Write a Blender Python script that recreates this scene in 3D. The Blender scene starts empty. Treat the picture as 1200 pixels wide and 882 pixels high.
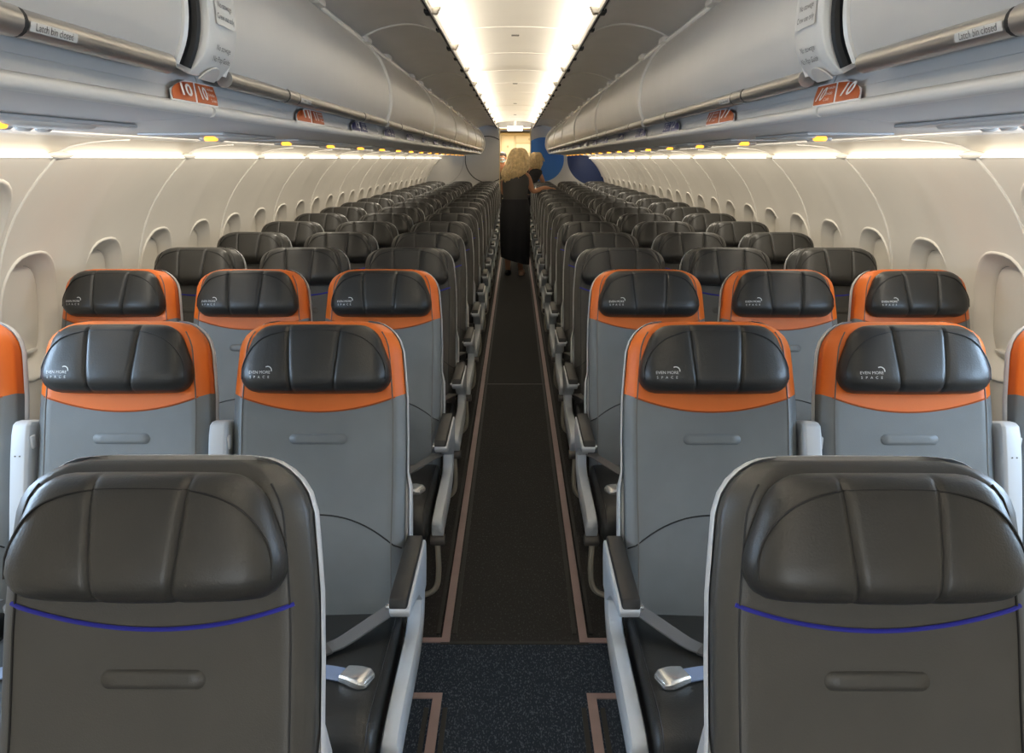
import bpy, bmesh, math, random
from mathutils import Vector, Matrix
random.seed(7)
SC = bpy.context.scene
COL = SC.collection

# ------------------------------------------------------------------ camera, world, light, exposure
CAM_H = 1.58
cam_d = bpy.data.cameras.new('camera'); cam_d.sensor_fit = 'HORIZONTAL'; cam_d.sensor_width = 36.0
cam_d.lens = 27.0; cam_d.clip_start = 0.05; cam_d.clip_end = 100
cam = bpy.data.objects.new('camera', cam_d); COL.objects.link(cam)
cam.location = (0, 0, CAM_H)
cam.rotation_euler = (math.radians(90 - 15.82), 0, math.radians(0.22))
SC.camera = cam
SC.view_settings.view_transform = 'Standard'; SC.view_settings.look = 'None'
SC.view_settings.gamma = 1.0; SC.view_settings.use_curve_mapping = False
SC.view_settings.exposure = 0.62
w = bpy.data.worlds.new('world'); SC.world = w; w.use_nodes = True
w.node_tree.nodes['Background'].inputs[0].default_value = (0.55, 0.72, 1.0, 1)
w.node_tree.nodes['Background'].inputs[1].default_value = 1.0
SC.cycles.max_bounces = 8; SC.cycles.diffuse_bounces = 5; SC.cycles.glossy_bounces = 3
SC.cycles.caustics_reflective = False; SC.cycles.caustics_refractive = False
SC.cycles.use_denoising = True
WARM = (1.0, 0.895, 0.73); WARM2 = (1.0, 0.895, 0.73); DAY = (0.50, 0.72, 1.0)

def area(name, loc, direction, sx, sy, power, color, spread=180):
    """area lamp at loc shining along direction; its long axis lies along world y"""
    d = bpy.data.lights.new(name, 'AREA'); d.shape = 'RECTANGLE'; d.size = sx; d.size_y = sy
    d.energy = power; d.color = color; d.spread = math.radians(spread)
    o = bpy.data.objects.new(name, d); COL.objects.link(o)
    z = -Vector(direction).normalized(); y = Vector((0, 1, 0))
    y = (y - z * y.dot(z)).normalized() if abs(z.y) < .95 else Vector((0, 0, 1))
    x = y.cross(z)
    m = Matrix((x, y, z)).transposed().to_4x4(); m.translation = Vector(loc)
    o.matrix_world = m
    return o

for s in (-1, 1):
    for k in range(4):                                   # ceiling light strips along both edges of the centre panel
        y0, y1 = (-2.6, 2.0, 6.6, 11.0)[k], (1.9, 6.5, 10.9, 15.5)[k]
        area('ceiling_strip_lamp', (s * .363, (y0 + y1) / 2, 2.1665), (-s * .90, 0, .43), .016, y1 - y0, 20 * (y1 - y0) / 4.5, WARM)
        area('sidewall_strip_lamp', (s * 1.26, (y0 + y1) / 2, 1.645), (s * .70, 0, -.70), .02, y1 - y0, 8.5 * (y1 - y0) / 4.5, WARM2)
    for yy in (1.35, 1.886):                              # daylight through the open overwing exit windows
        area('exit_window_daylight', (s * 1.835, yy, 1.27), (-s, 0, -.30), .34, .26, 5.5, DAY)
area('front_fill_lamp', (0, -2.55, 1.25), (0, 1, .02), 1.6, 1.5, 22, (.88, .95, 1.0))  # added fill lamp behind the camera, brightens surfaces that face forward
for x in (-.25, .25):
    area('galley_lamp', (x, 17.0, 2.13), (0, 0, -1), .15, 1.0, 16, WARM)

# ------------------------------------------------------------------ materials
def mat(name, col, rough=.5, metal=0., spec=.5, emit=None, es=0., bump=0., bscale=300., noise=0., nscale=4., bdist=.002, coat=0.):
    m = bpy.data.materials.new(name); m.use_nodes = True
    nt = m.node_tree; b = nt.nodes['Principled BSDF']
    b.inputs['Base Color'].default_value = (*col, 1); b.inputs['Roughness'].default_value = rough
    b.inputs['Metallic'].default_value = metal; b.inputs['Specular IOR Level'].default_value = spec
    if coat: b.inputs['Coat Weight'].default_value = coat
    if emit: b.inputs['Emission Color'].default_value = (*emit, 1); b.inputs['Emission Strength'].default_value = es
    tc = nt.nodes.new('ShaderNodeTexCoord')
    if noise:
        n = nt.nodes.new('ShaderNodeTexNoise'); n.inputs['Scale'].default_value = nscale; n.inputs['Detail'].default_value = 4
        nt.links.new(tc.outputs['Object'], n.inputs['Vector'])
        r = nt.nodes.new('ShaderNodeMapRange'); r.inputs[1].default_value = .3; r.inputs[2].default_value = .7
        r.inputs[3].default_value = 1 - noise; r.inputs[4].default_value = 1 + noise
        nt.links.new(n.outputs['Fac'], r.inputs[0])
        mx = nt.nodes.new('ShaderNodeVectorMath'); mx.operation = 'SCALE'; mx.inputs[0].default_value = col
        nt.links.new(r.outputs[0], mx.inputs['Scale']); nt.links.new(mx.outputs[0], b.inputs['Base Color'])
    if bump:
        v = nt.nodes.new('ShaderNodeTexNoise'); v.inputs['Scale'].default_value = bscale; v.inputs['Detail'].default_value = 2
        nt.links.new(tc.outputs['Object'], v.inputs['Vector'])
        bp = nt.nodes.new('ShaderNodeBump'); bp.inputs['Strength'].default_value = bump; bp.inputs['Distance'].default_value = bdist
        nt.links.new(v.outputs['Fac'], bp.inputs['Height']); nt.links.new(bp.outputs[0], b.inputs['Normal'])
    return m

M = {}
M['wall'] = mat('wall_lining', (.80, .755, .675), .45, bump=.05, bscale=220, noise=.02)
M['wallrim'] = mat('white_trim', (.86, .83, .76), .35)
M['ceil'] = mat('ceiling_panel', (.80, .77, .71), .32, noise=.02)
M['bin'] = mat('bin_plastic', (.68, .655, .62), .36, bump=.04, bscale=150, noise=.03, nscale=3)
M['binlow'] = mat('bin_lower_plastic', (.62, .62, .62), .35, noise=.02)
M['soffit'] = mat('soffit_plastic', (.66, .63, .59), .30, noise=.04)
M['white'] = mat('white_plastic', (.82, .80, .76), .35)
M['rail'] = mat('gloss_white_rail', (.95, .94, .92), .2, coat=.5)
M['metal'] = mat('brushed_handle', (.52, .50, .47), .32, metal=.85, noise=.06, nscale=14)
M['dark'] = mat('dark_gap', (.015, .014, .013), .6)
M['clip'] = mat('bracket_metal', (.55, .50, .42), .35, metal=.6)
M['cove'] = mat('cove_plastic', (.66, .62, .55), .4)
M['glow'] = mat('light_strip', (.9, .85, .75), .5, emit=(1, .92, .76), es=1.6)
M['glowexit'] = mat('lit_sign', (.9, .9, .9), .5, emit=(1, .98, .92), es=2.6)
M['amber'] = mat('amber_lamp', (.9, .4, .05), .3, emit=(1, .42, .04), es=1.5)
M['orange_sign'] = mat('orange_sign', (.58, .11, .012), .4)
M['navy_sign'] = mat('navy_sign', (.022, .026, .16), .35)
M['ink'] = mat('print_ink', (.12, .11, .10), .6)
M['label'] = mat('placard', (.72, .71, .68), .4)
M['signwhite'] = mat('sign_print', (.95, .93, .90), .5)
M['grey'] = mat('grey_leather', (.155, .172, .18), .42, bump=.16, bscale=420, noise=.06, nscale=9)
M['black'] = mat('black_leather', (.022, .022, .0205), .40, bump=.2, bscale=300, noise=.1, nscale=10)
M['char'] = mat('charcoal_leather', (.060, .058, .053), .42, bump=.16, bscale=420, noise=.06, nscale=9)
M['charhead'] = mat('charcoal_headrest_leather', (.040, .039, .036), .40, bump=.2, bscale=300, noise=.08, nscale=10)
M['orange'] = mat('orange_leather', (.72, .155, .016), .45, bump=.14, bscale=420, noise=.05, nscale=9)
M['blue'] = mat('blue_piping', (.03, .035, .38), .5)
M['seam'] = mat('seam_thread', (.012, .012, .012), .6)
M['stitch'] = mat('grey_stitch', (.12, .118, .11), .6)
M['stitcho'] = mat('orange_stitch', (.40, .075, .008), .6)
M['shell'] = mat('seat_shell', (.58, .59, .60), .4)
M['pad'] = mat('armrest_pad', (.018, .017, .016), .5, bump=.1, bscale=300)
M['frame'] = mat('armrest_plastic', (.52, .55, .58), .38)
M['knob'] = mat('brown_knob', (.09, .08, .07), .5)
M['tube'] = mat('seat_tube', (.42, .38, .31), .35, metal=.5)
M['strap'] = mat('belt_webbing', (.13, .125, .12), .55, bump=.4, bscale=500)
M['web'] = mat('pale_webbing', (.22, .28, .42), .55, bump=.3, bscale=500)
M['buckle'] = mat('buckle_metal', (.72, .71, .68), .22, metal=.75)
M['letter'] = mat('headrest_print', (.62, .63, .62), .5)
M['pink'] = mat('floor_path_strip', (.31, .225, .225), .5, noise=.06, nscale=12)
M['galley'] = mat('galley_laminate', (.80, .68, .44), .4)
M['galleyd'] = mat('galley_frame', (.60, .48, .28), .45)
M['skin'] = mat('skin', (.52, .25, .14), .5)
M['hair'] = mat('blond_hair', (.55, .40, .20), .45, bump=.9, bscale=60, noise=.25, nscale=22, bdist=.01)
M['top'] = mat('dark_top', (.040, .037, .034), .8, bump=.2, bscale=80)
M['skirt'] = mat('black_skirt', (.012, .012, .015), .8, bump=.3, bscale=50)
M['mask'] = mat('pale_blue_mask', (.50, .66, .75), .7)
M['shoe'] = mat('black_shoe', (.01, .01, .01), .5)
M['shoeb'] = mat('tan_shoe', (.40, .24, .15), .5)
M['eye'] = mat('eye', (.03, .02, .02), .3)
M['pane'] = mat('shade', (.78, .735, .65), .5)

def carpet(name, base, speck, scale, thr):
    m = mat(name, base, .95, spec=.15, bump=.8, bscale=350, bdist=.004)
    nt = m.node_tree; b = nt.nodes['Principled BSDF']
    tc = nt.nodes.new('ShaderNodeTexCoord'); mp = nt.nodes.new('ShaderNodeMapping'); mp.inputs['Scale'].default_value = (1, .45, 1)
    n = nt.nodes.new('ShaderNodeTexNoise'); n.inputs['Scale'].default_value = scale; n.inputs['Detail'].default_value = 3
    r = nt.nodes.new('ShaderNodeMapRange'); r.inputs[1].default_value = thr; r.inputs[2].default_value = thr + .08
    mx = nt.nodes.new('ShaderNodeMix'); mx.data_type = 'RGBA'
    mx.inputs[6].default_value = (*base, 1); mx.inputs[7].default_value = (*speck, 1)
    nt.links.new(tc.outputs['Object'], mp.inputs[0]); nt.links.new(mp.outputs[0], n.inputs['Vector'])
    nt.links.new(n.outputs['Fac'], r.inputs[0]); nt.links.new(r.outputs[0], mx.inputs[0]); nt.links.new(mx.outputs[2], b.inputs['Base Color'])
    return m
M['carpet'] = carpet('dark_carpet', (.038, .0375, .037), (.075, .075, .075), 170, .58)
M['carpet2'] = carpet('navy_speckled_carpet', (.026, .037, .056), (.095, .115, .15), 240, .55)

def disc_wall(name, base, discs):
    """a wall with printed discs or a painted shadow ring: (x, z, radius, colour, ring_only) in metres, object coordinates"""
    m = mat(name, base, .45); nt = m.node_tree; b = nt.nodes['Principled BSDF']
    tc = nt.nodes.new('ShaderNodeTexCoord'); sp = nt.nodes.new('ShaderNodeSeparateXYZ'); nt.links.new(tc.outputs['Object'], sp.inputs[0])
    prev = None
    for (x, z, r, c, ring) in discs:
        cb = nt.nodes.new('ShaderNodeCombineXYZ'); nt.links.new(sp.outputs[0], cb.inputs[0]); nt.links.new(sp.outputs[2], cb.inputs[2])
        ds = nt.nodes.new('ShaderNodeVectorMath'); ds.operation = 'DISTANCE'; ds.inputs[1].default_value = (x, 0, z)
        nt.links.new(cb.outputs[0], ds.inputs[0])
        if ring:
            s = nt.nodes.new('ShaderNodeMath'); s.operation = 'COMPARE'; s.inputs[1].default_value = r; s.inputs[2].default_value = ring
        else:
            s = nt.nodes.new('ShaderNodeMath'); s.operation = 'LESS_THAN'; s.inputs[1].default_value = r
        nt.links.new(ds.outputs['Value'], s.inputs[0])
        mx = nt.nodes.new('ShaderNodeMix'); mx.data_type = 'RGBA'; mx.inputs[6].default_value = (*base, 1); mx.inputs[7].default_value = (*c, 1)
        nt.links.new(s.outputs[0], mx.inputs[0])
        if prev: nt.links.new(prev.outputs[2], mx.inputs[6])
        prev = mx
    nt.links.new(prev.outputs[2], b.inputs['Base Color'])
    return m

# ------------------------------------------------------------------ mesh helpers
class G:
    """collects vertices and faces for one mesh"""
    def __init__(s): s.v = []; s.f = []; s.mi = []
    def add(s, vs, fs, mi=0):
        o = len(s.v); s.v += [tuple(p) for p in vs]
        for f in fs: s.f.append(tuple(i + o for i in f)); s.mi.append(mi)
        return s
    def rings(s, rings, closed=True, cap=True, mi=0):
        n = len(rings[0]); vs = [p for r in rings for p in r]; fs = []
        for i in range(len(rings) - 1):
            for j in range(n if closed else n - 1):
                k = (j + 1) % n
                fs.append((i * n + j, i * n + k, (i + 1) * n + k, (i + 1) * n + j))
        if cap and closed:
            fs.append(tuple(range(n))[::-1]); fs.append(tuple((len(rings) - 1) * n + j for j in range(n)))
        return s.add(vs, fs, mi)
    def tube(s, path, r, n=8, mi=0, cap=True):
        path = [Vector(p) for p in path]; rs = r if isinstance(r, (list, tuple)) else [r] * len(path)
        up = None; out = []
        for i, p in enumerate(path):
            t = (path[min(i + 1, len(path) - 1)] - path[max(i - 1, 0)]).normalized()
            if up is None:
                a = Vector((0, 0, 1)) if abs(t.z) < .9 else Vector((1, 0, 0))
                up = (a - t * a.dot(t)).normalized()
            else:
                up = (up - t * up.dot(t)).normalized()
            b = t.cross(up)
            out.append([p + (up * math.cos(q) + b * math.sin(q)) * rs[i] for q in [2 * math.pi * k / n for k in range(n)]])
        return s.rings(out, True, cap, mi)
    def ribbon(s, path, wdir, w, th, mi=0):
        """flat strap: path points, width direction per point"""
        path = [Vector(p) for p in path]; out = []
        for i, p in enumerate(path):
            t = (path[min(i + 1, len(path) - 1)] - path[max(i - 1, 0)]).normalized()
            wd = Vector(wdir[i] if isinstance(wdir, list) else wdir); wd = (wd - t * wd.dot(t)).normalized(); nn = t.cross(wd)
            out.append([p + wd * w / 2 + nn * th / 2, p - wd * w / 2 + nn * th / 2, p - wd * w / 2 - nn * th / 2, p + wd * w / 2 - nn * th / 2])
        return s.rings(out, True, True, mi)
    def box(s, c, d, mi=0):
        x, y, z = c; a, b, e = d[0] / 2, d[1] / 2, d[2] / 2
        vs = [(x + i * a, y + j * b, z + k * e) for k in (-1, 1) for j in (-1, 1) for i in (-1, 1)]
        return s.add(vs, [(0, 2, 3, 1), (4, 5, 7, 6), (0, 1, 5, 4), (2, 6, 7, 3), (0, 4, 6, 2), (1, 3, 7, 5)], mi)
    def prism_y(s, prof, y0, y1, mi=0):
        """closed (x, z) profile run from y0 to y1"""
        return s.rings([[(x, y0, z) for x, z in prof], [(x, y1, z) for x, z in prof]], True, True, mi)
    def sheet_y(s, prof, ys, mi=0):
        return s.rings([[(x, y, z) for x, z in prof] for y in ys], False, False, mi)
    def mesh(s, name, mats, smooth=True, bevel=0, seg=2, angle=40, merge=0):
        me = bpy.data.meshes.new(name)
        me.from_pydata(s.v, [], s.f)
        mats = mats if isinstance(mats, (list, tuple)) else [mats]
        for m in mats: me.materials.append(M[m] if isinstance(m, str) else m)
        for p, i in zip(me.polygons, s.mi): p.material_index = i
        bm = bmesh.new(); bm.from_mesh(me)
        if merge: bmesh.ops.remove_doubles(bm, verts=bm.verts, dist=merge)
        if bevel:
            es = [e for e in bm.edges if len(e.link_faces) == 2 and e.calc_face_angle(0) > math.radians(30)]
            bmesh.ops.bevel(bm, geom=es, offset=bevel, segments=seg, profile=.5, affect='EDGES', clamp_overlap=True)
        bmesh.ops.recalc_face_normals(bm, faces=bm.faces)
        for f in bm.faces: f.smooth = smooth
        if smooth:
            for e in bm.edges:
                if len(e.link_faces) == 2 and e.calc_face_angle(0) > math.radians(angle): e.smooth = False
        bm.to_mesh(me); bm.free()
        return me

def link(name, data, parent=None, loc=None, rot=None):
    o = bpy.data.objects.new(name, data); COL.objects.link(o)
    if parent is not None: o.parent = parent
    if loc: o.location = loc
    if rot: o.rotation_euler = rot
    return o
def thing(name, label, cat, loc=(0, 0, 0), group=None, data=None):
    o = link(name, data, None, loc); o['label'] = label; o['category'] = cat
    if group: o['group'] = group
    return o
def struct(name, data=None, loc=None, label=None):
    o = link(name, data, None, loc); o['kind'] = 'structure'
    if label: o['label'] = label
    return o
def mirror_x(me):
    m2 = me.copy(); bm = bmesh.new(); bm.from_mesh(m2)
    for v in bm.verts: v.co.x = -v.co.x
    bmesh.ops.reverse_faces(bm, faces=bm.faces); bm.to_mesh(m2); bm.free()
    return m2
_txt = {}
def text_geo(body, size, italic=False, spacing=1.0):
    """flat lettering as (verts, faces), centred, in the xy plane"""
    key = (body, size, italic, spacing)
    if key not in _txt:
        c = bpy.data.curves.new('lettering', 'FONT'); c.body = body; c.size = size; c.align_x = 'CENTER'; c.align_y = 'CENTER'
        c.resolution_u = 3; c.offset = size * (.022 if len(body) < 4 else 0); c.space_character = spacing
        if italic: c.shear = .25
        o = bpy.data.objects.new('lettering', c); COL.objects.link(o)
        dg = bpy.context.evaluated_depsgraph_get(); me = bpy.data.meshes.new_from_object(o.evaluated_get(dg))
        vs = [tuple(v.co) for v in me.vertices]; fs = [tuple(p.vertices) for p in me.polygons]
        bpy.data.objects.remove(o); bpy.data.curves.remove(c); bpy.data.meshes.remove(me)
        _txt[key] = (vs, fs)
    return _txt[key]
def smooth01(t): t = max(0., min(1., t)); return t * t * (3 - 2 * t)
def crom(pts, n):
    """Catmull-Rom through 2-D/3-D points, n pieces per span"""
    P = [Vector(p) for p in pts]; out = []
    for i in range(len(P) - 1):
        a, b, c, d = P[max(i - 1, 0)], P[i], P[i + 1], P[min(i + 2, len(P) - 1)]
        for k in range(n):
            t = k / n
            out.append(.5 * ((2 * b) + (c - a) * t + (2 * a - 5 * b + 4 * c - d) * t * t + (3 * b - a - 3 * c + d) * t ** 3))
    out.append(P[-1]); return out

# ------------------------------------------------------------------ cabin layout
J0, PITCH = 2.686, 1.067                 # first visible side-wall joint and panel pitch
BULK = 15.78                             # rear bulkhead
FRONT = -2.65
BINS = [(-2.70, -.62), (-.60, 1.53), (1.76, 3.93)] + [(3.94 + 2.134 * k, 3.94 + 2.134 * (k + 1) - .006) for k in range(5)] + [(14.61, 15.42)]
def taper(y): return .08 * smooth01((y - 11.5) / 4.5)
WP = [(1.55, 1.585), (1.645, 1.49), (1.735, 1.37), (1.80, 1.235), (1.845, 1.05), (1.862, .85), (1.852, .6), (1.812, .3), (1.74, 0)]
_wp = crom(WP, 10)
def wall_x(z):
    for a, b in zip(_wp, _wp[1:]):
        if b.y <= z <= a.y + 1e-9: return a.x + (b.x - a.x) * (a.y - z) / max(a.y - b.y, 1e-9)
    return _wp[0].x if z > _wp[0].y else _wp[-1].x

# floor
g = G().box((0, 6.5, -.02), (3.75, 25, .03)); struct('floor', g.mesh('floor', 'carpet', False))
floor = bpy.data.objects['floor']
link('carpet_section', G().box((0, 9.1, .0), (.47, 13.7, .012)).mesh('aisle_carpet', 'carpet', False), floor)
link('carpet_section', G().box((0, -.2, .0), (3.6, 4.9, .014)).mesh('exit_carpet', 'carpet2', False), floor)
for s in (-1, 1):
    link('carpet_section', G().box((s * .98, 9.1, .0), (1.45, 13.7, .010)).mesh('seat_carpet', 'carpet', False), floor)
link('carpet_seam', G().box((0, 2.25, .003), (.50, .016, .012)).mesh('carpet_seam', 'dark', False), floor)
link('carpet_seam', G().box((0, 5.35, .004), (.45, .012, .007)).mesh('carpet_seam', 'stitch', False), floor)
n = 0
for s in (-1, 1):
    for pts in ([(s * .80, 2.262), (s * .234, 2.262), (s * .234, 15.7)], [(s * .80, 1.985), (s * .234, 1.985), (s * .234, -1)]):
        n += 1; g = G(); hw = .014
        (x0, y0), (x1, y1), (x2, y2) = pts
        sg = 1 if y2 > y1 else -1
        a, b = x1 + s * hw, x1 - s * hw
        vs = [(x0, y1 - sg * .010), (b, y1 - sg * .010), (b, y2), (a, y2), (a, y1 + sg * .014), (x0, y1 + sg * .014)]
        g.rings([[(x, y, .0) for x, y in vs], [(x, y, .0105) for x, y in vs]])
        t = struct('trim_%d' % n, g.mesh('floor_path_strip', 'pink', False), label='pinkish floor path marking strip beside the aisle carpet')
for s in (-1, 1):
    for (y0, y1) in ((2.30, 15.7), (-1, 1.93)):
        n += 1
        g = G().box((s * .262, (y0 + y1) / 2, .004), (.016, y1 - y0, .012)).box((s * .206, (y0 + y1) / 2, .004), (.016, y1 - y0, .012))
        for xx in (.262, .206):
            t = struct('trim_%d' % n, G().box((s * xx, (y0 + y1) / 2, .004), (.014, y1 - y0, .0115)).mesh('strip_border', 'seam', False), label='black edging beside the floor path strip'); n += 1
        n -= 1
NT = n

# ------------------------------------------------------------------ side walls, windows
ZC, HA, HB = 1.00, .178, .245            # window surround centre height, half width, half height
def oval(q, a, b, e=2.7):
    c, s_ = math.cos(q), math.sin(q)
    r = (abs(c / a) ** e + abs(s_ / b) ** e) ** (-1 / e); return r * c, r * s_
def wall_pt(sd, y, z, out=0.):
    """point on the lining; out > 0 moves away from the cabin"""
    dz = .01; tx, tz = wall_x(z + dz) - wall_x(z - dz), 2 * dz
    L = math.hypot(tx, tz); nx, nz = tz / L, -tx / L
    return (sd * (wall_x(z) - taper(y) + nx * out), y, z + nz * out)
def half_panel(g, sd, yc, zc, ymid, yA, yB, HA, HB):
    z0, z1 = .0, 1.585
    zs = [z0 + (z1 - z0) * i / 26 for i in range(27)]; ny = 9
    bd = [(yB, z) for z in zs[:-1]] + [(yB + (yA - yB) * i / ny, z1) for i in range(ny)] + [(yA, z) for z in zs[:0:-1]] + [(yA + (yB - yA) * i / ny, z0) for i in range(ny)]
    ts = (0, .05, .12, .22, .34, .46, .58, .68, .77, .85, .92, 1)
    rings = []
    for t in ts:
        ring = []
        for by, bz in bd:
            a = oval(math.atan2(bz - zc, by - yc), HA, HB)
            y, z = a[0] + (by - yc - a[0]) * t, a[1] + (bz - zc - a[1]) * t
            ridge = -.008 * math.exp(-((yc + y - ymid) / .075) ** 2) * smooth01((1.6 - zc - z) / .2)
            ring.append(wall_pt(sd, yc + y, zc + z, ridge))
        rings.append(ring)
    g.rings(rings, True, False)
walls = {}
wn = 0
for sd, nm in ((-1, 'left'), (1, 'right')):
    # continuous outer skin keeps the wall closed behind the lining pieces
    skin = [(sd * (x + .10), z) for x, z in [(1.50, 1.66)] + WP]
    W = struct('wall_' + nm, G().sheet_y(skin, [FRONT, 15.9]).mesh('outer_skin', 'wall')); walls[sd] = W
    for k in range(-5, 13):
        y0 = J0 + PITCH * k
        exitp = k in (-2, -1); zc = ZC + (.27 if exitp else 0)
        sh = 0 if exitp else -.075
        yc1, yc2, ym = y0 + PITCH / 4 + sh, y0 + 3 * PITCH / 4 + sh, y0 + PITCH / 2
        HA, HB = (.236, .25) if exitp else (.178, .245)
        g = G(); half_panel(g, sd, yc1, zc, ym, y0, ym, HA, HB); half_panel(g, sd, yc2, zc, ym, ym, y0 + PITCH, HA, HB)
        link('wall_panel', g.mesh('wall_panel', 'wall', angle=70, merge=.0004), W)
        # joint between panels
        link('panel_joint', G().tube([wall_pt(sd, y0, 1.585 - 1.58 * t / 24, -.001) for t in range(25)], .0055, 6).mesh('panel_joint', 'wallrim'), W)
        for yc in (yc1, yc2):
            if yc > 15.4 or yc < -1: continue
            wn += 1
            wd = struct('window_%d' % wn, None, None)
            N = 40; qs = [2 * math.pi * i / N for i in range(N)]
            def ring(a, b, out, dz=0): return [wall_pt(sd, yc + oval(q, a, b)[0], zc + dz + oval(q, a, b)[1], out) for q in qs]
            prof = [(HA + .003, HB + .003, -.001), (HA, HB, -.0065), (HA - .006, HB - .006, -.0065), (HA - .014, HB - .014, .003), (HA - .024, HB - .030, .016), (HA - .036, HB - .052, .032), (HA - .043, HB - .066, .045), (HA - .045, HB - .068, .070)]
            link('surround', G().rings([ring(*p) for p in prof], True, False).mesh('window_surround', 'wall', angle=75), wd)
            link('rim', G().rings([ring(*p) for p in prof[:4]], True, False).mesh('window_rim', 'wallrim', angle=75), wd)
            wd.children[0].location.x = sd * .0008
            a, b = HA - .043, HB - .066
            opened = exitp and (abs(yc - 1.35) < .1 or abs(yc - 1.886) < .1)
            if opened:
                pg = G(); pg.rings([ring(a + .004, b + .004, .072), ring(.01, .01, .072)], True, False); c_ = wall_pt(sd, yc, zc, .072)
                link('pane', pg.mesh('window_pane', M['glowday'] if 'glowday' in M else mat('daylight_pane', (.8, .9, 1), .1, emit=(.6, .8, 1), es=2)), wd)
            else:
                rr = [ring(a * t - .002, b * t - .002, .050 - .004 * (1 - t)) for t in (1, .7, .4, .1, .02)]
                link('shade_gap', G().rings([ring(a + .002, b + .002, .052), ring(a - .006, b - .006, .052)], True, False).mesh('shade_gap', 'knob'), wd)
                link('shade', G().rings(rr, True, False).mesh('window_shade', 'pane'), wd)
                # pull tab at the foot of the shade
                tab = G(); px, py, pz = wall_pt(sd, yc, zc - b + .034, .038)
                tab.box((px, py, pz), (.022, .14, .012))
                link('pull_tab', tab.mesh('pull_tab', 'wallrim', True, .004), wd)
    # cove above the wall
    NT += 1
    cove = struct('trim_%d' % NT, None, label='bright light cove along the top of the %s wall' % nm)
    cp = [(1.556, 1.590), (1.552, 1.603), (1.53, 1.622), (1.49, 1.637), (1.44, 1.645), (1.40, 1.648), (1.395, 1.66)]
    for k in range(-5, 13):
        y0 = J0 + PITCH * k; y1 = min(y0 + PITCH, 15.8)
        # cove panel whose near end sweeps aft as it rises
        rings = []
        for (x, z) in cp:
            sw = .22 * ((1.556 - x) / .16) ** .7 if x < 1.556 else 0
            rings.append([(sd * (x - taper(y)), y, z) for y in [y0 + sw + (PITCH - .004) * i / 6 for i in range(7)]])
        link('cove_panel', G().rings(rings, False, False).mesh('cove_panel', 'cove'), cove)
        pth = [(sd * (x - .003 - taper(y0)), y0 + (.22 * ((1.556 - x) / .16) ** .7 if x < 1.556 else 0), z - .002) for x, z in cp]
        link('cove_seam', G().tube(pth, .0035, 6).mesh('cove_seam', 'bin'), cove)
        cap = G()
        cr = []
        for i in range(9):
            t = -1 + 2 * i / 8; r_ = .017 * max(.12, (1 - t * t)) ** .5
            cr.append([(sd * (1.542 - taper(y0) + r_ * .9 * math.cos(q)), y0 + .075 * t + .02, 1.592 + r_ * .75 * math.sin(q)) for q in [2 * math.pi * j / 10 for j in range(10)]])
        link('cove_cap', cap.rings(cr).mesh('cove_cap', 'wallrim'), cove)
    ys = [FRONT + (15.85 - FRONT) * i / 30 for i in range(31)]
    rp = [(1.556, 1.583), (1.540, 1.583), (1.537, 1.590), (1.541, 1.596), (1.556, 1.596)]
    link('light_rail', G().rings([[(sd * (x - taper(y)), y, z) for x, z in rp] for y in ys]).mesh('light_rail', 'glow'), cove)

# ------------------------------------------------------------------ ceiling
NC = 14
def ceil_z(x): return 2.275 - .020 * (x / .345) ** 2
C = struct('ceiling', G().box((0, 6.5, 2.34), (3.2, 18.6, .03)).mesh('ceiling_shell', 'soffit', False))
SOF = [(.735, 2.128), (.70, 2.148), (.63, 2.175), (.53, 2.193), (.45, 2.188), (.40, 2.174), (.355, 2.154), (.356, 2.150)]
for k in range(-6, 12):
    y0 = 4.56 + PITCH * k; y1 = min(y0 + PITCH - .006, BULK)
    xs = [-.50 + 1.0 * i / NC for i in range(NC + 1)]
    prof = [(x, ceil_z(x)) for x in xs] + [(x, ceil_z(x) + .012) for x in xs[::-1]]
    link('ceiling_panel', G().prism_y(prof, y0, y1).mesh('ceiling_panel', 'ceil'), C)
    pth = [(x, y0 - .003, ceil_z(x) + .001) for x in xs]
    link('panel_seam', G().tube(pth, .004, 6).mesh('panel_seam', 'wallrim'), C)
for yy in (4.86, 7.85, 10.6, 13.3):
    link('ceiling_slot', G().box((0, yy, 2.274), (.045, .03, .008)).mesh('ceiling_slot', 'knob', True, .003), C)
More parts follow.
